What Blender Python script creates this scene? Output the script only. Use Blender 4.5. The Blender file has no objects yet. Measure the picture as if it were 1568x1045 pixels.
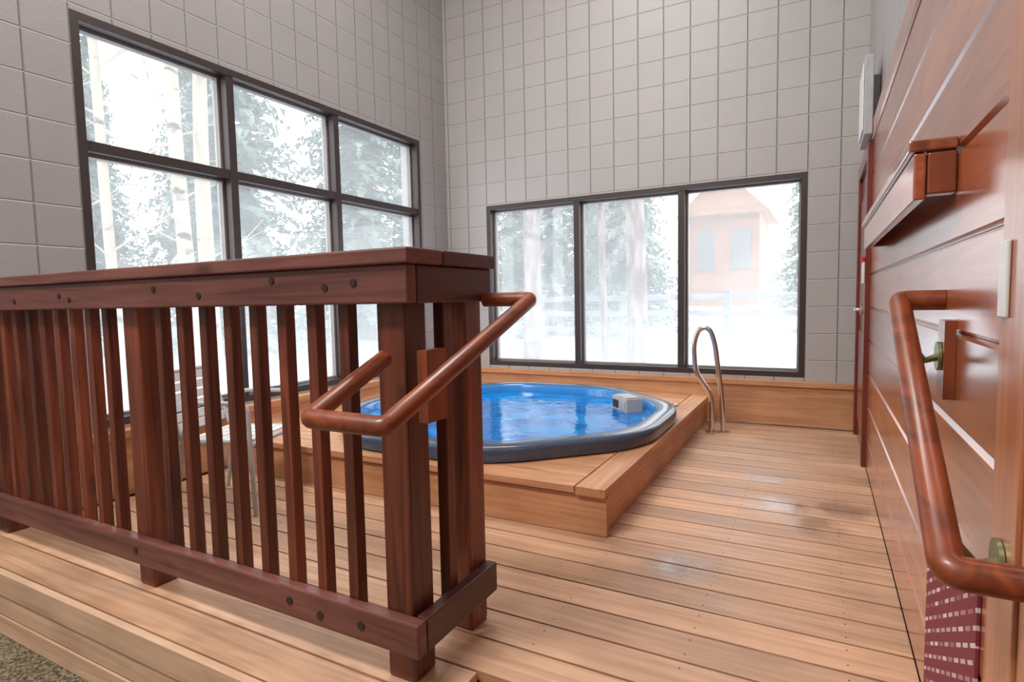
import bpy, math, random
from mathutils import Vector, Matrix
import numpy as np
random.seed(7)
scn=bpy.context.scene
COL=scn.collection
try:
    scn.view_settings.view_transform='Standard'
    scn.view_settings.exposure=0.0
except Exception: pass

# ------------------------------------------------------------------ materials
def new_mat(name):
    m=bpy.data.materials.new(name); m.use_nodes=True
    nt=m.node_tree; b=nt.nodes['Principled BSDF']
    return m,nt,b
def N(nt,t,**kw):
    n=nt.nodes.new(t)
    for k,v in kw.items(): setattr(n,k,v)
    return n
def L(nt,a,b): nt.links.new(a,b)
def rgba(c): return (c[0],c[1],c[2],1.0)
def math_n(nt,op,a,b=None,c=None):
    n=N(nt,'ShaderNodeMath',operation=op)
    for i,v in enumerate((a,b,c)):
        if v is None: continue
        if isinstance(v,(int,float)): n.inputs[i].default_value=v
        else: L(nt,v,n.inputs[i])
    return n.outputs[0]
def mixc(nt,fac,a,b,blend='MIX'):
    n=N(nt,'ShaderNodeMix',data_type='RGBA',blend_type=blend)
    if isinstance(fac,(int,float)): n.inputs[0].default_value=fac
    else: L(nt,fac,n.inputs[0])
    for i,v in ((6,a),(7,b)):
        if isinstance(v,tuple): n.inputs[i].default_value=rgba(v)
        else: L(nt,v,n.inputs[i])
    return n.outputs[2]
def maprange(nt,v,a,b,c,d):
    n=N(nt,'ShaderNodeMapRange'); L(nt,v,n.inputs[0])
    for i,x in enumerate((a,b,c,d)): n.inputs[i+1].default_value=x
    return n.outputs[0]

def wood(name,c1,c2,axis='X',rough=.4,coat=0.0,var=.25,grain=1.0,bump=.15,wet=None,spec=.5,knots=0):
    m,nt,b=new_mat(name)
    tc=N(nt,'ShaderNodeTexCoord'); geo=N(nt,'ShaderNodeNewGeometry')
    off=N(nt,'ShaderNodeVectorMath',operation='MULTIPLY_ADD')
    comb=N(nt,'ShaderNodeCombineXYZ')
    for i in range(3): L(nt,geo.outputs['Random Per Island'],comb.inputs[i])
    L(nt,comb.outputs[0],off.inputs[0]); off.inputs[1].default_value=(7.3,5.1,9.7); L(nt,tc.outputs['Object'],off.inputs[2])
    mp=N(nt,'ShaderNodeMapping')
    s=[28*grain]*3; s['XYZ'.index(axis)]=1.6*grain
    mp.inputs['Scale'].default_value=s
    L(nt,off.outputs[0],mp.inputs[0])
    n1=N(nt,'ShaderNodeTexNoise'); n1.inputs['Scale'].default_value=1.0; n1.inputs['Detail'].default_value=6; n1.inputs['Distortion'].default_value=1.2
    L(nt,mp.outputs[0],n1.inputs['Vector'])
    n2=N(nt,'ShaderNodeTexNoise'); n2.inputs['Scale'].default_value=3.0; n2.inputs['Detail'].default_value=3
    L(nt,off.outputs[0],n2.inputs['Vector'])
    f=maprange(nt,n1.outputs['Fac'],.3,.7,0,1)
    col=mixc(nt,f,c1,c2)
    rv=maprange(nt,geo.outputs['Random Per Island'],0,1,1-var,1+var*.6)
    nv=maprange(nt,n2.outputs['Fac'],.3,.7,.82,1.12)
    k=math_n(nt,'MULTIPLY',rv,nv)
    if knots:
        mk=N(nt,'ShaderNodeMapping'); sk=[5.5]*3; sk['XYZ'.index(axis)]=2.2; mk.inputs['Scale'].default_value=sk; L(nt,off.outputs[0],mk.inputs[0])
        vo=N(nt,'ShaderNodeTexVoronoi'); vo.inputs['Scale'].default_value=1.0; L(nt,mk.outputs[0],vo.inputs['Vector'])
        kk=maprange(nt,vo.outputs['Distance'],.05,.13,1-knots,1); k=math_n(nt,'MULTIPLY',k,kk)
    cc=N(nt,'ShaderNodeCombineColor')
    for i in range(3): L(nt,k,cc.inputs[i])
    col=mixc(nt,1.0,col,cc.outputs[0],'MULTIPLY')
    if wet:
        n3=N(nt,'ShaderNodeTexNoise'); n3.inputs['Scale'].default_value=9; n3.inputs['Detail'].default_value=4
        L(nt,tc.outputs['Object'],n3.inputs['Vector'])
        nn=math_n(nt,'MULTIPLY',math_n(nt,'SUBTRACT',n3.outputs['Fac'],.5),1.6)
        tot=None
        for (x,y,r_) in wet:
            d=N(nt,'ShaderNodeVectorMath',operation='DISTANCE'); L(nt,tc.outputs['Object'],d.inputs[0]); d.inputs[1].default_value=(x,y,0)
            q=maprange(nt,math_n(nt,'ADD',math_n(nt,'DIVIDE',d.outputs['Value'],r_),nn),.4,1.2,1,0)
            tot=q if tot is None else math_n(nt,'MAXIMUM',tot,q)
        base=maprange(nt,n2.outputs['Fac'],.3,.7,rough-.06,rough+.08)
        mf=N(nt,'ShaderNodeMix',data_type='FLOAT'); L(nt,tot,mf.inputs[0]); L(nt,base,mf.inputs[2]); mf.inputs[3].default_value=.16
        L(nt,mf.outputs[0],b.inputs['Roughness'])
        dk=maprange(nt,tot,0,1,1,.64)
        c2n=N(nt,'ShaderNodeCombineColor')
        for i in range(3): L(nt,dk,c2n.inputs[i])
        col=mixc(nt,1.0,col,c2n.outputs[0],'MULTIPLY')
    else: b.inputs['Roughness'].default_value=rough
    L(nt,col,b.inputs['Base Color'])
    b.inputs['Coat Weight'].default_value=coat; b.inputs['Coat Roughness'].default_value=.18
    b.inputs['Specular IOR Level'].default_value=spec
    bp=N(nt,'ShaderNodeBump'); bp.inputs['Strength'].default_value=bump; bp.inputs['Distance'].default_value=.004
    L(nt,n1.outputs['Fac'],bp.inputs['Height']); L(nt,bp.outputs[0],b.inputs['Normal'])
    return m

def plain(name,c,rough=.5,metal=0.0,noise=.08,scale=20,coat=0):
    m,nt,b=new_mat(name)
    tc=N(nt,'ShaderNodeTexCoord'); n=N(nt,'ShaderNodeTexNoise'); n.inputs['Scale'].default_value=scale
    L(nt,tc.outputs['Object'],n.inputs['Vector'])
    d=tuple(x*(1-noise*2) for x in c); u=tuple(min(1,x*(1+noise*2)) for x in c)
    L(nt,mixc(nt,n.outputs['Fac'],d,u),b.inputs['Base Color'])
    b.inputs['Roughness'].default_value=rough; b.inputs['Metallic'].default_value=metal; b.inputs['Coat Weight'].default_value=coat
    return m

def tile_mat(name,axis,offh,ph,col):
    m,nt,b=new_mat(name)
    geo=N(nt,'ShaderNodeNewGeometry'); sep=N(nt,'ShaderNodeSeparateXYZ'); L(nt,geo.outputs['Position'],sep.inputs[0])
    h=math_n(nt,'PINGPONG',math_n(nt,'SUBTRACT',sep.outputs[axis],offh),ph/2)
    v=math_n(nt,'PINGPONG',math_n(nt,'SUBTRACT',sep.outputs[2],.1),.1)
    hh=maprange(nt,h,.0012,.005,0,1); vv=maprange(nt,v,.0012,.005,0,1)
    mn=math_n(nt,'MINIMUM',hh,vv)
    ns=N(nt,'ShaderNodeTexNoise'); ns.inputs['Scale'].default_value=70; ns.inputs['Detail'].default_value=3
    L(nt,geo.outputs['Position'],ns.inputs['Vector'])
    n2=N(nt,'ShaderNodeTexNoise'); n2.inputs['Scale'].default_value=2.5
    L(nt,geo.outputs['Position'],n2.inputs['Vector'])
    base=mixc(nt,n2.outputs['Fac'],tuple(x*.93 for x in col),tuple(x*1.07 for x in col))
    c=mixc(nt,maprange(nt,hh,0,1,.45,0),base,tuple(x*.25 for x in col))
    c=mixc(nt,maprange(nt,vv,0,1,.5,0),c,tuple(min(.9,x*1.8) for x in col))  # horizontal joints painted lighter, for light caught on their lower bevels
    L(nt,c,b.inputs['Base Color']); b.inputs['Roughness'].default_value=.4
    ht=math_n(nt,'MULTIPLY_ADD',ns.outputs['Fac'],.18,mn)
    bp=N(nt,'ShaderNodeBump'); bp.inputs['Strength'].default_value=1; bp.inputs['Distance'].default_value=.006
    L(nt,ht,bp.inputs['Height']); L(nt,bp.outputs[0],b.inputs['Normal'])
    return m

M={}
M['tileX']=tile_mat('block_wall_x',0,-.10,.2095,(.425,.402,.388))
M['tileY']=tile_mat('block_wall_y',1,4.81,.202,(.34,.32,.31))  # left wall's backlit shade is put into this darker colour
DK1,DK2=(.44,.245,.14),(.64,.395,.25)
WET=[(-.14,2.95,.15),(-.45,2.12,.12),(-.02,2.75,.12),(.10,3.0,.14),(-.25,3.35,.10)]
M['deck']=wood('deck_board',DK1,DK2,'X',rough=.5,var=.16,bump=.55,wet=WET)
M['platX']=wood('platform_x',(.46,.205,.09),(.62,.33,.175),'X',rough=.48,var=.08,bump=.25)
M['platY']=wood('platform_y',(.46,.205,.09),(.62,.33,.175),'Y',rough=.48,var=.08,bump=.25)
M['fasc']=wood('fascia_board',(.54,.34,.22),(.70,.48,.33),'X',rough=.48,var=.06,bump=.3)
M['dark']=plain('gap_dark',(.03,.018,.01),.9)
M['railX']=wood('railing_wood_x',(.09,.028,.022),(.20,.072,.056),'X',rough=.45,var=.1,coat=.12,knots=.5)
M['railY']=wood('railing_wood_y',(.045,.011,.008),(.09,.025,.017),'Y',rough=.42,var=.1,coat=.2)  # return rails: shade on their side faces is put into this darker colour
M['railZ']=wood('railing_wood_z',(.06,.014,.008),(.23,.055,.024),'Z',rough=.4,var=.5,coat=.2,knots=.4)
M['panel']=wood('panel_wood',(.27,.055,.016),(.48,.135,.045),'Y',rough=.28,var=.25,coat=.9,bump=.12,knots=.5)
M['panelZ']=wood('trim_wood',(.38,.11,.037),(.54,.20,.08),'Z',rough=.3,var=.1,coat=.6,bump=.05)
M['blockZ']=wood('block_wood',(.15,.032,.011),(.27,.065,.023),'Z',rough=.35,var=.1,coat=.4,bump=.05)
M['handrail']=wood('handrail_wood',(.12,.022,.006),(.32,.07,.018),'Y',rough=.42,var=.05,coat=.25,grain=.8,bump=.08)
M['door']=wood('door_wood',(.13,.018,.012),(.2,.035,.02),'Z',rough=.3,var=.1,coat=.5)
M['frame']=plain('window_frame_bronze',(.055,.042,.04),.4,.3)
M['sash']=plain('window_sash_grey',(.26,.24,.23),.4,.2)
M['steel']=plain('stainless_steel',(.72,.70,.68),.18,1.0,.02)
M['brass']=plain('aged_brass',(.26,.28,.15),.4,.8)
M['bolt']=plain('bolt_dark',(.05,.03,.028),.5,.4)
M['white']=plain('white_plastic',(.72,.72,.70),.4)
M['cream']=plain('cream_plastic',(.52,.49,.42),.4)
M['grey']=plain('grey_plastic',(.42,.43,.44),.45)
M['rim']=plain('tub_rim_slate',(.045,.07,.12),.3,0,.45,150,.4)
M['shell']=plain('tub_shell_blue',(.02,.24,.62),.2,0,.05,6,.5)
M['ceil']=plain('ceiling_paint',(.6,.57,.54),.8)
M['red']=plain('red_plastic',(.6,.02,.02),.4)
def carpet():
    m,nt,b=new_mat('carpet'); tc=N(nt,'ShaderNodeTexCoord')
    n=N(nt,'ShaderNodeTexNoise'); n.inputs['Scale'].default_value=110; n.inputs['Detail'].default_value=4
    L(nt,tc.outputs['Object'],n.inputs['Vector'])
    L(nt,mixc(nt,maprange(nt,n.outputs['Fac'],.38,.62,0,1),(.05,.04,.02),(.30,.24,.15)),b.inputs['Base Color'])
    b.inputs['Roughness'].default_value=.95
    bp=N(nt,'ShaderNodeBump'); bp.inputs['Distance'].default_value=.01; L(nt,n.outputs['Fac'],bp.inputs['Height']); L(nt,bp.outputs[0],b.inputs['Normal'])
    return m
M['carpet']=carpet()
def snow():
    m,nt,b=new_mat('snow'); tc=N(nt,'ShaderNodeTexCoord')
    n=N(nt,'ShaderNodeTexNoise'); n.inputs['Scale'].default_value=1.2; n.inputs['Detail'].default_value=5
    L(nt,tc.outputs['Object'],n.inputs['Vector'])
    L(nt,mixc(nt,n.outputs['Fac'],(.68,.75,.84),(.88,.91,.94)),b.inputs['Base Color']); b.inputs['Roughness'].default_value=.9
    bp=N(nt,'ShaderNodeBump'); bp.inputs['Distance'].default_value=.15; L(nt,n.outputs['Fac'],bp.inputs['Height']); L(nt,bp.outputs[0],b.inputs['Normal'])
    return m
M['snow']=snow()
def foliage():
    m,nt,b=new_mat('snowy_foliage'); tc=N(nt,'ShaderNodeTexCoord')
    n=N(nt,'ShaderNodeTexNoise'); n.inputs['Scale'].default_value=1.1; n.inputs['Detail'].default_value=4
    L(nt,tc.outputs['Object'],n.inputs['Vector'])
    L(nt,mixc(nt,maprange(nt,n.outputs['Fac'],.36,.70,0,1),(.085,.15,.11),(.29,.34,.30)),b.inputs['Base Color']); b.inputs['Roughness'].default_value=.9
    b.inputs['Specular IOR Level'].default_value=.1
    return m
M['fol']=foliage()
def bark(name,c1,c2,sx,sz,lo,hi):
    m,nt,b=new_mat(name); tc=N(nt,'ShaderNodeTexCoord'); mp=N(nt,'ShaderNodeMapping'); mp.inputs['Scale'].default_value=(sx,sx,sz)
    L(nt,tc.outputs['Object'],mp.inputs[0]); n=N(nt,'ShaderNodeTexNoise'); n.inputs['Scale'].default_value=1; n.inputs['Detail'].default_value=5
    L(nt,mp.outputs[0],n.inputs['Vector'])
    L(nt,mixc(nt,maprange(nt,n.outputs['Fac'],lo,hi,0,1),c1,c2),b.inputs['Base Color']); b.inputs['Roughness'].default_value=.9
    return m
M['aspen']=bark('aspen_bark',(.44,.385,.29),(.06,.045,.035),4,9,.60,.68)
M['pine']=bark('pine_bark',(.10,.06,.045),(.26,.21,.19),14,3,.45,.62)
M['fence']=bark('fence_wood',(.14,.145,.165),(.25,.26,.29),3,14,.4,.6)
M['cabin']=wood('cabin_siding',(.28,.125,.075),(.38,.19,.12),'X',rough=.8,var=.2,grain=.3)
M['cwin']=plain('cabin_window',(.16,.15,.15),.3)
def water():
    m,nt,b=new_mat('pool_water'); tc=N(nt,'ShaderNodeTexCoord')
    n=N(nt,'ShaderNodeTexNoise'); n.inputs['Scale'].default_value=6; n.inputs['Detail'].default_value=4; n.inputs['Distortion'].default_value=.8
    L(nt,tc.outputs['Object'],n.inputs['Vector'])
    L(nt,mixc(nt,maprange(nt,n.outputs['Fac'],.35,.65,0,1),(.0,.13,.50),(.0,.32,.85)),b.inputs['Base Color'])
    b.inputs['Roughness'].default_value=.03; b.inputs['IOR'].default_value=1.36; b.inputs['Specular IOR Level'].default_value=1.0
    b.inputs['Alpha'].default_value=.85
    bp=N(nt,'ShaderNodeBump'); bp.inputs['Strength'].default_value=.16; bp.inputs['Distance'].default_value=.03
    L(nt,n.outputs['Fac'],bp.inputs['Height']); L(nt,bp.outputs[0],b.inputs['Normal'])
    return m
M['water']=water()
def glass():
    m=bpy.data.materials.new('fogged_glass'); m.use_nodes=True; nt=m.node_tree; nt.nodes.clear()
    out=N(nt,'ShaderNodeOutputMaterial'); tr=N(nt,'ShaderNodeBsdfTransparent'); tl=N(nt,'ShaderNodeBsdfTranslucent'); gl=N(nt,'ShaderNodeBsdfGlossy')
    tl.inputs[0].default_value=(.95,.98,1,1); gl.inputs['Roughness'].default_value=.02
    geo=N(nt,'ShaderNodeNewGeometry'); sep=N(nt,'ShaderNodeSeparateXYZ'); L(nt,geo.outputs['Position'],sep.inputs[0])
    n=N(nt,'ShaderNodeTexNoise'); n.inputs['Scale'].default_value=1.6; n.inputs['Detail'].default_value=3; L(nt,geo.outputs['Position'],n.inputs['Vector'])
    zz=math_n(nt,'ADD',sep.outputs[2],math_n(nt,'MULTIPLY',n.outputs['Fac'],.9))
    fog=maprange(nt,zz,.7,1.7,.30,.15)
    mx=N(nt,'ShaderNodeMixShader'); L(nt,fog,mx.inputs[0]); L(nt,tr.outputs[0],mx.inputs[1]); L(nt,tl.outputs[0],mx.inputs[2])
    m2=N(nt,'ShaderNodeMixShader'); m2.inputs[0].default_value=.04; L(nt,mx.outputs[0],m2.inputs[1]); L(nt,gl.outputs[0],m2.inputs[2])
    L(nt,m2.outputs[0],out.inputs[0]); return m
M['glass']=glass()
def matpanel():
    m,nt,b=new_mat('patterned_mat'); geo=N(nt,'ShaderNodeNewGeometry'); sep=N(nt,'ShaderNodeSeparateXYZ'); L(nt,geo.outputs['Position'],sep.inputs[0])
    cb=N(nt,'ShaderNodeCombineXYZ'); L(nt,sep.outputs[1],cb.inputs[0]); L(nt,sep.outputs[2],cb.inputs[1])
    mp=N(nt,'ShaderNodeMapping'); mp.inputs['Rotation'].default_value=(0,0,.5); L(nt,cb.outputs[0],mp.inputs[0])
    br=N(nt,'ShaderNodeTexBrick'); br.inputs['Scale'].default_value=15; br.inputs['Mortar Size'].default_value=.15; br.inputs['Mortar Smooth'].default_value=.1
    br.inputs['Color1'].default_value=(.75,.66,.66,1); br.inputs['Color2'].default_value=(.32,.09,.10,1); br.inputs['Mortar'].default_value=(.22,.03,.045,1)
    br.inputs['Brick Width'].default_value=.9; br.inputs['Row Height'].default_value=.4
    L(nt,mp.outputs[0],br.inputs['Vector']); L(nt,br.outputs['Color'],b.inputs['Base Color']); b.inputs['Roughness'].default_value=.7
    return m
M['mat']=matpanel()

# ------------------------------------------------------------------ mesh builder
class MB:
    def __init__(s): s.v=[];s.f=[];s.m=[];s.mats=[]
    def mi(s,k):
        if k not in s.mats: s.mats.append(k)
        return s.mats.index(k)
    def box(s,x0,x1,y0,y1,z0,z1,k,rot=None,c=None):
        b=len(s.v)
        P=[Vector((x,y,z)) for z in (z0,z1) for y in (y0,y1) for x in (x0,x1)]
        if rot is not None:
            c=Vector(c); P=[c+rot@(p-c) for p in P]
        s.v+=[tuple(p) for p in P]
        for q in ((0,2,3,1),(4,5,7,6),(0,1,5,4),(2,6,7,3),(0,4,6,2),(1,3,7,5)):
            s.f.append([b+i for i in q]); s.m.append(s.mi(k))
    def prism(s,poly,z0,z1,k):
        b=len(s.v);n=len(poly)
        s.v+=[(p[0],p[1],z0) for p in poly]+[(p[0],p[1],z1) for p in poly]
        s.f.append([b+i for i in range(n)][::-1]);s.m.append(s.mi(k))
        s.f.append([b+n+i for i in range(n)]);s.m.append(s.mi(k))
        for i in range(n):
            j=(i+1)%n; s.f.append([b+i,b+j,b+n+j,b+n+i]);s.m.append(s.mi(k))
    def tube(s,path,r,k,seg=14,cap=True):
        P=[Vector(p) for p in path]; n=len(P); rs=r if isinstance(r,(list,tuple)) else [r]*n
        T=[]
        for i in range(n):
            a=P[max(0,i-1)];b_=P[min(n-1,i+1)];T.append((b_-a).normalized())
        up=Vector((0,0,1)) if abs(T[0].z)<.9 else Vector((1,0,0))
        nr=T[0].cross(up).normalized(); b=len(s.v)
        for i in range(n):
            nr=(nr-T[i]*nr.dot(T[i])).normalized(); bn=T[i].cross(nr)
            for j in range(seg):
                a=2*math.pi*j/seg; s.v.append(tuple(P[i]+(nr*math.cos(a)+bn*math.sin(a))*rs[i]))
        for i in range(n-1):
            for j in range(seg):
                j2=(j+1)%seg; s.f.append([b+i*seg+j,b+i*seg+j2,b+(i+1)*seg+j2,b+(i+1)*seg+j]);s.m.append(s.mi(k))
        if cap:
            s.f.append([b+j for j in range(seg)][::-1]);s.m.append(s.mi(k))
            s.f.append([b+(n-1)*seg+j for j in range(seg)]);s.m.append(s.mi(k))
    def disc(s,c,r,t,axis,k,seg=14):
        c=Vector(c);d=Vector({'X':(1,0,0),'Y':(0,1,0),'Z':(0,0,1)}[axis])*t/2
        s.tube([c-d,c+d],r,k,seg)
    def obj(s,name,bevel=0,smooth=False,parent=None,segs=2):
        me=bpy.data.meshes.new(name); me.from_pydata(s.v,[],s.f)
        for k in s.mats: me.materials.append(M[k])
        me.polygons.foreach_set('material_index',s.m)
        if smooth: me.polygons.foreach_set('use_smooth',[True]*len(s.f))
        me.update(); o=bpy.data.objects.new(name,me); COL.objects.link(o)
        if bevel:
            md=o.modifiers.new('b','BEVEL'); md.width=bevel; md.segments=segs; md.limit_method='ANGLE'; md.angle_limit=.7
        if smooth:
            md=o.modifiers.new('e','EDGE_SPLIT'); md.split_angle=.9
        if parent: o.parent=parent
        return o
def empty(name):
    o=bpy.data.objects.new(name,None); COL.objects.link(o); return o
def fillet(path,r,n=6):
    P=[Vector(p) for p in path]; out=[P[0]]
    for i in range(1,len(P)-1):
        a,b,c=P[i-1],P[i],P[i+1]
        ra=min(r,(a-b).length*.45); rc=min(r,(c-b).length*.45)
        p=b+(a-b).normalized()*ra; q=b+(c-b).normalized()*rc
        for j in range(n+1):
            t=j/n; out.append(p*(1-t)**2+b*2*t*(1-t)+q*t*t)
    out.append(P[-1]); return out

XL,XR,YB=-3.28,.24,4.81
ZC=4.7; ZL=-.25; YF=-2.6; TH=.22
# ------------------------------------------------------------------ room shell
b=MB()
wx0,wx1,wz0,wz1=-2.83,-.10,.37,1.89
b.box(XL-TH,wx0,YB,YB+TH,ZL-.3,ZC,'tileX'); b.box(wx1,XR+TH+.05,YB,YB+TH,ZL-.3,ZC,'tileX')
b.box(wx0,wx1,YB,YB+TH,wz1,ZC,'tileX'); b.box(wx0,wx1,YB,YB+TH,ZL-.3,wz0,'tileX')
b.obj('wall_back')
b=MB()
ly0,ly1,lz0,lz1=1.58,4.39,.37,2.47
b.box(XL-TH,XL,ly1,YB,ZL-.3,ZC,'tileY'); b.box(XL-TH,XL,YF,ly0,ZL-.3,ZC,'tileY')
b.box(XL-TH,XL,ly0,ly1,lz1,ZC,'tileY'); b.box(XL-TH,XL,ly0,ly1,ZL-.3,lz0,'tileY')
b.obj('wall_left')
b=MB(); b.box(XR+.03,XR+.03+TH,YF,YB,ZL-.3,ZC,'tileY'); b.obj('wall_right')
b=MB(); b.box(XL-TH,XR+TH+.03,YF-TH,YF,ZL-.3,ZC,'tileX'); b.obj('wall_front')
b=MB(); b.box(XL-TH,XR+TH+.03,YF-TH,YB+TH,ZC,ZC+.15,'ceil'); b.obj('ceiling')
b=MB(); b.box(XL,XR+.03,YF,1.3,ZL-.05,ZL,'carpet'); b.obj('floor_carpet')

def window(name,axis,c,a0,a1,z0,z1,vm,hm):
    b=MB(); w=.042
    def bx(a,b_,zz0,zz1,d0,d1,k):
        if axis=='Y': b.box(a,b_,c+d0,c+d1,zz0,zz1,k)
        else: b.box(c-d1,c-d0,a,b_,zz0,zz1,k)
    bx(a0,a0+w,z0,z1,.0,.13,'frame'); bx(a1-w,a1,z0,z1,.0,.13,'frame')
    bx(a0+w,a1-w,z1-w,z1,.0,.13,'frame'); bx(a0+w,a1-w,z0,z0+w,.0,.13,'frame')
    edges=[a0+w]+[q for v in vm for q in (v-.026,v+.026)]+[a1-w]
    for v in vm: bx(v-.026,v+.026,z0+w,z1-w,.005,.13,'frame')
    ze=[z0+w]+[q for h in hm for q in (h-.026,h+.026)]+[z1-w]
    for i in range(0,len(edges),2):
        for h in hm: bx(edges[i],edges[i+1],h-.026,h+.026,.01,.13,'frame')
        for j in range(0,len(ze),2):
            e0,e1,f0,f1=edges[i],edges[i+1],ze[j],ze[j+1]; s_=.016
            bx(e0,e0+s_,f0,f1,.07,.12,'sash'); bx(e1-s_,e1,f0,f1,.07,.12,'sash')
            bx(e0+s_,e1-s_,f0,f0+s_,.07,.12,'sash'); bx(e0+s_,e1-s_,f1-s_,f1,.07,.12,'sash')
            bx(e0+s_,e1-s_,f0+s_,f1-s_,.098,.102,'glass')
    return b.obj(name,0)
window('window_1','Y',YB,wx0,wx1,wz0,wz1,[-1.915,-1.008],[])
window('window_2','X',XL,ly0,ly1,lz0,lz1,[2.455,3.355],[1.82])

b=MB()
b.box(XL+.06,XR-.005,YB-.03,YB-.002,0.002,.30,'platX'); b.box(XL+.06,XR-.005,YB-.05,YB-.002,.302,.345,'platX')
b.obj('baseboard_back',.004)
b=MB()
b.box(XL+.002,XL+.05,1.3,YB-.055,.0,.31,'platY'); b.box(XL+.002,XL+.08,1.3,YB-.055,.312,.355,'platY')
b.obj('baseboard_left',.004)

# ------------------------------------------------------------------ deck
b=MB()
PX=-.77
y=.975; w=.135; gap=.009
XS=-.80
while y<YB-.06:
    y1=min(y+w,YB-.052)
    if y<1.24: b.box(XL+.085 if y>1.2 else XL+.004,XS,y,y1,-.028,0,'deck')
    elif y1<2.35: b.box(XL+.085,XR-.001,y,y1,-.028,0,'deck')
    else: b.box(PX-.06,XR-.001,y,y1,-.028,0,'deck')
    if y>1.3:
        for xs in (-.72,-.32,.08):
            for dy in (.03,.105):
                if y+dy<y1: b.disc((xs,y+dy,.0002),.0026,.001,'Z','dark',8)
    y=y1+gap
b.box(XL+.004,XS-.02,.99,2.36,-.2,-.036,'dark'); b.box(XS-.02,XR+.029,1.29,YB-.052,-.2,-.036,'dark')
b.box(XL+.004,XS,.945,.97,-.088,-.002,'fasc'); b.box(XL+.004,XS,.950,.972,-.170,-.094,'fasc'); b.box(XL+.004,XS,.945,.97,ZL+.002,-.176,'fasc')
b.box(XS+.002,XR-.005,1.262,1.284,-.14,-.03,'fasc')
b.box(XS-.022,XS-.002,.975,1.26,-.14,-.03,'platY')
b.obj('floor_deck',.004)
b=MB()
for i in range(2): b.box(XS+.002,XR-.005,.975+i*.143,.975+i*.143+.137,-.155,-.128,'deck')
b.box(XS+.002,XR-.005,.985,1.255,ZL+.002,-.157,'fasc')
b.obj('stair_step',.003)

# ------------------------------------------------------------------ tub platform
CX,CY,H=-1.845,3.345,1.055
T8=math.tan(math.pi/8)
def half(y,h):
    d=abs(y-CY)
    if d>=h: return None
    return h if d<=h*T8 else h-(d-h*T8)
b=MB()
zt=.21; yp0=2.215; hh=H-.12
b.box(XL+.085,PX,yp0+.02,yp0+.045,.002,.168,'platX'); b.box(PX-.045,PX-.02,yp0+.046,YB-.055,.002,.168,'platY')
rows=[];y=yp0
while y<YB-.06:
    y1=min(y+.137,YB-.055); rows.append((y,y1)); y=y1+.006
xa,xb=XL+.085,PX-.137
for (a,c) in rows:
    cuts=[a]+[t for t in (CY-hh,CY-hh*T8,CY+hh*T8,CY+hh) if a<t<c]+[c]
    for s0,s1 in zip(cuts[:-1],cuts[1:]):
        m=half((s0+s1)/2,hh)
        if m is None: b.box(xa,xb,s0,s1,zt-.03,zt,'platX'); continue
        e=1e-5; h0=half(s0+e,hh) or 0; h1=half(s1-e,hh) or 0
        b.prism([(xa,s0),(CX-h0,s0),(CX-h1,s1),(xa,s1)],zt-.03,zt,'platX')
        if CX+min(h0,h1)<xb-.005:
            b.prism([(min(CX+h0,xb),s0),(xb,s0),(xb,s1),(min(CX+h1,xb),s1)],zt-.03,zt,'platX')
b.box(PX-.13,PX,yp0,YB-.055,zt-.037,zt,'platY')
b.obj('hot_tub_platform',.0025)

# ------------------------------------------------------------------ hot tub
def octring(h,z,cr=.2,n=8):
    R_=h/math.cos(math.pi/8)
    C=[Vector((CX+R_*math.cos(math.pi/8+i*math.pi/4),CY+R_*math.sin(math.pi/8+i*math.pi/4),z)) for i in range(8)]
    out=[]
    for i in range(8):
        a,c,d=C[i-1],C[i],C[(i+1)%8]
        p=c+(a-c).normalized()*cr; q=c+(d-c).normalized()*cr
        for j in range(n+1):
            t=j/n; out.append(tuple(p*(1-t)**2+c*2*t*(1-t)+q*t*t))
    return out
tub=empty('hot_tub')
b=MB()
prof=[(1.045,.213,'rim'),(1.058,.218,'rim'),(1.066,.265,'rim'),(1.06,.287,'rim'),(1.045,.296,'rim'),(.99,.30,'rim'),(.965,.298,'rim'),(.95,.29,'shell'),(.94,.27,'shell'),(.93,.2,'shell'),(.90,-.05,'shell'),(.86,-.10,'shell'),(.58,-.13,'shell'),(.54,-.17,'shell'),(.52,-.5,'shell'),(.4,-.54,'shell')]
rings=[octring(h,z,.24*h) for h,z,_ in prof]; n=len(rings[0])
for r_ in rings: b.v+=r_
for i in range(len(prof)-1):
    for j in range(n):
        j2=(j+1)%n; b.f.append([i*n+j,i*n+j2,(i+1)*n+j2,(i+1)*n+j]); b.m.append(b.mi(prof[i][2]))
b.f.append([(len(prof)-1)*n+j for j in range(n)]); b.m.append(b.mi('shell'))
b.obj('tub_shell',smooth=True,parent=tub)
b=MB(); b.v+=octring(.934,.228,.24*.934); b.f.append(list(range(n))); b.m.append(b.mi('water')); b.obj('water',parent=tub)
b=MB(); rot=Matrix.Rotation(-math.pi/4,3,'Z'); c=(-1.165,3.83,.27)
cxx,cyy,czz=c
b.box(cxx-.105,cxx+.105,cyy-.06,cyy+.06,.2,.316,'cream',rot,c)
b.box(cxx-.088,cxx-.01,cyy-.066,cyy-.061,.24,.295,'frame',rot,c)
b.box(cxx+.02,cxx+.085,cyy-.066,cyy-.061,.24,.295,'grey',rot,c)
b.box(cxx-.09,cxx+.09,cyy-.05,cyy+.05,.316,.325,'grey',rot,c)
b.obj('skimmer',.008,parent=tub)
b=MB()
for a in range(8):
    ang=a*math.pi/4+.2
    b.disc((CX+.87*math.cos(ang)*1.0,CY+.87*math.sin(ang)*1.0,.05),.03,.04,'Z','white')
b.obj('jets',parent=tub)
b=MB(); b.disc((-.97,4.16,.218),.075,.016,'Z','cream',24); b.disc((-.97,4.16,.228),.05,.008,'Z','platX',24); b.obj('deck_lid',.002)

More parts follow.
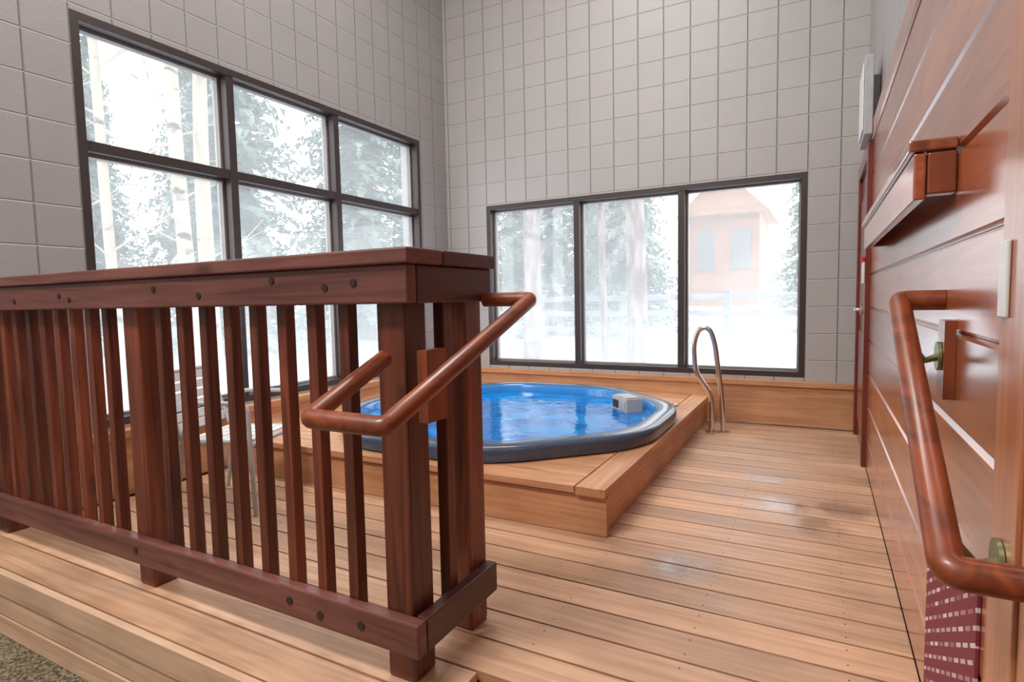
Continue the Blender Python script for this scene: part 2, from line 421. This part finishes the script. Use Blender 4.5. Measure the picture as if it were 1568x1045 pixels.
g=MB()
path=[(-.69,4.34,.0),(-.69,4.34,.28),(-.80,4.31,.44),(-.81,4.30,.66),(-.77,4.30,.77),(-.70,4.30,.77),(-.665,4.31,.66),(-.625,4.36,.28),(-.61,4.37,0)]
g.tube(fillet(path,.07),.0185,'steel')
for p in (path[0],path[-1]): g.disc((p[0],p[1],.006),.045,.012,'Z','steel',20)
g.obj('pool_grab_rail',smooth=True)

# ------------------------------------------------------------------ railing
rl=empty('deck_railing')
b=MB()
XE=-.872
b.box(XL+.004,XE,1.10,1.138,.995,1.091,'railX')
b.box(XL+.004,XE+.012,1.088,1.235,1.091,1.13,'railX')
b.box(XL+.004,XE,1.10,1.138,.10,.19,'railX')
b.obj('rails_front',.005,parent=rl)
b=MB()
b.box(XE-.036,XE,1.14,1.50,.995,1.091,'railY')
b.box(XE-.13,XE+.012,1.237,1.51,1.091,1.13,'railY')
b.box(XE-.036,XE,1.14,1.50,.10,.19,'railY')
b.obj('rails_return',.005,parent=rl)
b=MB()
for x0,y0 in ((XE-.133,1.14),(-2.16,1.14),(XE-.128,1.41),(XL+.01,1.14)):
    b.box(x0,x0+.09,y0,y0+.09,.001,1.09,'railZ')
b.obj('posts',.006,parent=rl)
b=MB()
for k in range(1,9):
    x=-1.0-k*(1.07/9); b.box(x-.018,x+.018,1.139,1.175,.11,1.09,'railZ')
for k in range(1,9):
    x=-2.16-k*(1.03/9); b.box(x-.018,x+.018,1.139,1.175,.11,1.09,'railZ')
for yy in (1.32,):
    b.box(XE-.073,XE-.037,yy-.018,yy+.018,.11,1.09,'railZ')
b.obj('balusters',.003,parent=rl)
b=MB()
for x,z in ((-2.84,1.03),(-2.49,1.045),(-2.42,1.03),(-1.895,1.055),(-1.665,1.03),(-1.34,1.065),(-1.14,1.04),(-1.04,1.05)): b.disc((x,1.099,z),.010,.004,'Y','bolt')
for x,z in ((-2.1,.15),(-1.33,.15),(-1.21,.135),(-1.06,.145)): b.disc((x,1.099,z),.012,.004,'Y','bolt')
b.obj('bolts',parent=rl)

b=MB(); xr=-.72
path=[(XE+.001,1.46,1.0),(xr,1.46,1.0),(xr,.83,.765),(-.92,.83,.765),(-.945,1.097,.862)]
b.tube(fillet(path,.014,5),.0205,'handrail',18)
b.box(XE+.001,XE+.03,1.13,1.21,.70,.88,'blockZ')
b.tube([(XE+.03,1.17,.80),(-.78,1.17,.83),(xr,1.17,.875)],.008,'brass',10)
b.obj('stair_handrail',smooth=True)

# ------------------------------------------------------------------ right wall panelling
b=MB(); YD=3.80
zs=[.002,.176,.36,.545,.73,.915,1.10,1.285,1.47,1.655,1.84]
for i in range(len(zs)-1):
    b.box(XR,XR+.028,1.10,YD,zs[i]+.0005,zs[i+1]-.0005,'panel')
b.box(XR-.008,XR+.028,.2,YD+.95,1.845,1.94,'panel')
b.obj('wall_panelling',.008,segs=1)
b=MB(); b.box(XR-.006,XR+.028,.97,1.097,ZL+.001,1.84,'panelZ'); b.box(XR-.002,XR+.028,.2,.965,ZL+.001,1.84,'panelZ'); b.obj('trim_1',.004)
d=empty('door_1')
b=MB(); b.box(XR-.025,XR+.028,YD+.002,YD+.09,.002,1.84,'door'); b.box(XR-.025,XR+.028,YD+.86,YD+.94,.002,1.84,'door'); b.box(XR-.025,XR+.028,YD+.092,YD+.858,1.76,1.84,'door'); b.obj('frame',.004,parent=d)
b=MB(); b.box(XR-.003,XR+.028,YD+.094,YD+.856,.01,1.755,'door')
for z0,z1 in ((.15,.75),(.85,1.6)): b.box(XR-.012,XR-.002,YD+.2,YD+.75,z0,z1,'door')
b.obj('slab',.004,parent=d)
b=MB(); b.disc((XR-.02,YD+.16,.9),.03,.03,'X','steel'); b.tube(fillet([(XR-.0,YD+.16,.9),(XR-.06,YD+.16,.9),(XR-.06,YD+.28,.9)],.02),.01,'steel'); b.obj('handle',smooth=True,parent=d)
b=MB(); b.box(XR-.045,XR-.026,YD+.0,YD+.06,1.17,1.2,'red'); b.box(XR-.04,XR-.026,YD+.0,YD+.06,1.05,1.17,'white'); b.obj('fire_alarm_pull',.003)
b=MB()
b.box(.155,XR-.001,1.47,3.05,1.288,1.312,'panel'); b.box(.165,.187,1.475,3.05,1.19,1.286,'panel')
b.box(.189,XR-.001,1.475,1.515,1.20,1.286,'blockZ'); b.box(.189,XR-.001,3.0,3.045,1.20,1.286,'blockZ')
b.obj('wall_shelf_rail',.004)
b=MB(); xh=.155
path=[(XR-.001,1.57,.98),(xh,1.57,.98),(xh,.93,.625),(XR-.008,.93,.625)]
b.tube(fillet(path,.02,5),.0225,'handrail',18)
b.tube([(XR-.02,1.47,.865),(.19,1.46,.855),(xh,1.455,.905)],.008,'brass',10)
b.tube([(XR-.008,1.03,.61),(.20,1.02,.605),(xh,1.01,.66)],.009,'brass',10)
b.disc((XR-.024,1.47,.865),.03,.006,'X','brass'); b.disc((XR-.010,1.04,.61),.032,.006,'X','brass')
b.box(XR-.02,XR-.0005,1.43,1.50,.78,.94,'blockZ')
b.obj('wall_handrail',smooth=True)
b=MB(); b.box(XR-.012,XR-.0065,1.045,1.085,.96,1.07,'white'); b.obj('switch_plate',.002)
b=MB()
for x in (XR-.006,XR-.001):
    b.v+=[(x,1.64,.37),(x,1.16,.50),(x,1.16,.02),(x,1.64,.02)]
for f_ in ((0,1,2,3),(7,6,5,4),(0,4,5,1),(1,5,6,2),(2,6,7,3),(3,7,4,0)): b.f.append(list(f_)); b.m.append(b.mi('mat'))
b.obj('patterned_mat')
b=MB(); b.box(.190,.231,3.75,4.15,1.86,2.28,'grey'); b.box(.182,.189,3.78,4.12,1.89,2.25,'white'); b.box(.2315,XR+.029,3.85,4.05,1.96,2.2,'grey'); b.obj('wall_heater',.006)

# ------------------------------------------------------------------ chair
def chair(loc,rz,s):
    e=empty('patio_chair'); b=MB(); r=.013
    for sx in (-.24,.24):
        b.tube(fillet([(sx,-.24,0),(sx,-.22,.64),(sx,.14,.64),(sx,.26,0)],.06),r,'grey')
        b.tube(fillet([(sx*.92,-.2,.42),(sx*.92,.2,.40),(sx*.92,.34,.80)],.06),r,'grey')
    b.tube([(-.22,.34,.80),(.22,.34,.80)],r,'grey'); b.tube([(-.24,-.22,.40),(.24,-.22,.40)],r,'grey'); b.tube([(-.24,.2,.39),(.24,.2,.39)],r,'grey')
    b.obj('chair_frame',smooth=True,parent=e)
    b=MB()
    for i in range(7): b.box(-.22,.22,-.2+i*.057,-.2+i*.057+.05,.415,.425,'white')
    for i in range(6):
        z0=.46+i*.056; yy=.22+(z0-.42)*.33; b.box(-.22,.22,yy,yy+.01,z0,z0+.05,'white')
    b.obj('chair_slats',.002,parent=e)
    e.location=loc; e.rotation_euler=(0,0,rz); e.scale=(s,s,s); return e
chair((-2.60,1.89,0),math.radians(110),.84)

# ------------------------------------------------------------------ lights
for i,(x,y,en) in enumerate(((-1.5,2.8,85),(-2.2,-1.0,235))):
    e=empty('fill_light')  # unseen fill lights added overhead to brighten the room
    b=MB(); b.box(x-.9,x+.9,y-.35,y+.35,ZC-.06,ZC-.001,'white'); b.obj('fill_housing',.01,parent=e)
    l=bpy.data.lights.new('panel','AREA'); l.shape='RECTANGLE'; l.size=1.7; l.size_y=.6; l.energy=en; l.color=(1,.965,.93)
    lo=bpy.data.objects.new('lamp',l); lo.location=(x,y,ZC-.07); COL.objects.link(lo); lo.parent=e
w=bpy.data.worlds.new('World'); scn.world=w; w.use_nodes=True
bg=w.node_tree.nodes['Background']; bg.inputs[0].default_value=(.95,.975,1,1); bg.inputs[1].default_value=3.75

# ------------------------------------------------------------------ outside
b=MB()
def gz(x,y):
    d=max(0,max(-x-6,y-8)); return -.12+.045*d+.05*math.sin(x*1.3)*math.cos(y*.9)
def grid(x0,x1,y0,y1,nx,ny):
    base=len(b.v)
    for j in range(ny+1):
        for i in range(nx+1):
            x=x0+(x1-x0)*i/nx; y=y0+(y1-y0)*j/ny; b.v.append((x,y,gz(x,y)))
    for j in range(ny):
        for i in range(nx):
            a=base+j*(nx+1)+i; b.f.append([a,a+1,a+nx+2,a+nx+1]); b.m.append(b.mi('snow'))
grid(-35,XL-TH-.01,-10,YB+TH+.01,40,25); grid(-35,14,YB+TH+.01,40,50,40)
b.obj('snow_ground',smooth=True)
def conifer_mesh(seed,Hh,R_):
    rnd=random.Random(seed); b=MB()
    b.tube([(0,0,-.3),(0,0,Hh*.5),(0,0,Hh)],[.14*Hh/8,.09*Hh/8,.02],'pine',8)
    nl=54
    for l in range(nl):
        t=l/nl; z=.5+(Hh-.6)*t
        for k in range(9):
            a=rnd.uniform(0,6.28); Ln=R_*(1-t)**.85*rnd.uniform(.6,1.1)+.1
            d=Vector((math.cos(a),math.sin(a),0)); s=Vector((-math.sin(a),math.cos(a),0)); ns=15
            sp=[Vector((0,0,z+rnd.uniform(-.1,.1)))+d*(Ln*i/ns)+Vector((0,0,-.35*Ln*(i/ns)**1.6)) for i in range(ns+1)]
            base=len(b.v); b.v+=[tuple(p) for p in sp]
            for i in range(ns):
                wd=(.21*Ln*(1-i/ns)+.06)*rnd.uniform(.6,1.2)
                for sg in (1,-1):
                    tip=sp[i]+d*wd*.8+s*sg*wd*.7+Vector((0,0,-.25*wd+rnd.uniform(-.04,.04))); b.v.append(tuple(tip)); ti=len(b.v)-1
                    b.f.append([base+i,base+i+1,ti]); b.m.append(b.mi('fol'))
    return b.obj('conifer_tree')
protos=[conifer_mesh(s,h,r) for s,h,r in ((1,9,2.0),(2,11,2.3),(3,7,1.5))]
rnd=random.Random(5)
spots=[(-10.3,7.6),(-10,11),(-12.5,5.0),(-14,9.5),(-15,3.5),(-14.5,7),(-18,9),(-12.5,13.5),(-8.6,14),(-14,.8),(-18,5.5),(-9.5,18.2),(-6.0,13.4),(-6.3,17.5),(-17,13),(-13.5,17.5),(-18.5,1.5),(4.0,15),(-7.0,22),(-22,7),(-3.9,12.9),(-.2,19.5)]
for i,(x,y) in enumerate(spots):
    if i<3: o=protos[i]
    else:
        o=bpy.data.objects.new('conifer_tree',protos[2 if i>=20 else i%3].data); COL.objects.link(o)
    o.location=(x,y,gz(x,y)); o.rotation_euler=(0,0,rnd.uniform(0,6)); s=rnd.uniform(.85,1.1); o.scale=(s,s,s)
def tree(name,x,y,r,mat,lean,seed,Hh=9,nb=22,lb=1.3):
    rnd=random.Random(seed); b=MB(); z0=gz(x,y)
    def pt(t): return Vector((x+.04*math.sin(t*7+seed),y+lean*t*Hh+.05*math.cos(t*6+seed),z0-.1+t*Hh))
    b.tube([pt(i/14) for i in range(15)],[r*(1-.5*i/14) for i in range(15)],mat,12)
    for k in range(nb):
        t=rnd.uniform(.18,.95); a=rnd.uniform(0,6.28); Ln=rnd.uniform(.4,lb); p=pt(t)
        q=p+Vector((math.cos(a),math.sin(a),.5))*Ln*.5; q2=q+Vector((math.cos(a+.3),math.sin(a+.3),.7))*Ln*.5
        b.tube([p,q,q2],[.013,.009,.003],mat,5)
        for m_ in range(3):
            a2=a+rnd.uniform(-1,1); b.tube([q,q+Vector((math.cos(a2),math.sin(a2),.6))*Ln*.4],[.006,.002],mat,4)
    b.obj(name,smooth=True)
tree('aspen_tree',-7,4.50,.10,'aspen',0,1); tree('aspen_tree',-7.2,4.95,.11,'aspen',.004,2); tree('aspen_tree',-7,3.75,.06,'aspen',-.05,3)
tree('aspen_tree',-7.4,3.0,.04,'aspen',.02,4,9,14)
tree('pine_tree',-4.3,8.7,.16,'pine',0,6,9,60,.9); tree('pine_tree',-2.55,8.8,.17,'pine',.0,7,9,30,.9); tree('pine_tree',-3.3,9.6,.07,'pine',-.01,9,9,50,.9)
b=MB()
yf=10.3
for i in range(9):
    x=-8.6+i*1.8; b.box(x-.06,x+.06,yf,yf+.12,gz(x,yf)-.2,1.1,'fence')
for z in (.42,.70,.98): b.box(-8.8,6.6,yf-.05,yf-.002,z-.05,z+.05,'fence')
b.obj('rail_fence',.01)
b=MB()
b.box(-4.7,-2.1,24,28,.3,4.2,'cabin')
n0=len(b.v); b.v+=[(-5.1,23.5,4.1),(-1.7,23.5,4.1),(-3.4,23.5,5.8),(-5.1,28.5,4.1),(-1.7,28.5,4.1),(-3.4,28.5,5.8)]
for f_,k in (((0,1,2),'cabin'),((5,4,3),'cabin'),((0,2,5,3),'snow'),((2,1,4,5),'snow'),((0,3,4,1),'cabin')):
    b.f.append([n0+i for i in f_]); b.m.append(b.mi(k))
for x in (-4.4,-3.1): b.box(x,x+.7,23.93,23.99,2.0,3.5,'cwin')
b.obj('neighbour_cabin')

# ------------------------------------------------------------------ camera
yaw,p,roll=.49222,.07212,-.01971
r=np.array([math.cos(yaw),math.sin(yaw),0]);fh=np.array([-math.sin(yaw),math.cos(yaw),0]);zz=np.array([0,0,1.])
F=fh*math.cos(p)-zz*math.sin(p);u0=fh*math.sin(p)+zz*math.cos(p)
R2=r*math.cos(roll)+u0*math.sin(roll);U2=-r*math.sin(roll)+u0*math.cos(roll)
cam=bpy.data.cameras.new('camera'); cam.lens=20.28; cam.sensor_width=36; cam.clip_start=.02
co=bpy.data.objects.new('camera',cam); COL.objects.link(co)
mt=Matrix(((R2[0],U2[0],-F[0],0),(R2[1],U2[1],-F[1],0),(R2[2],U2[2],-F[2],1.0),(0,0,0,1)))
co.matrix_world=mt; scn.camera=co
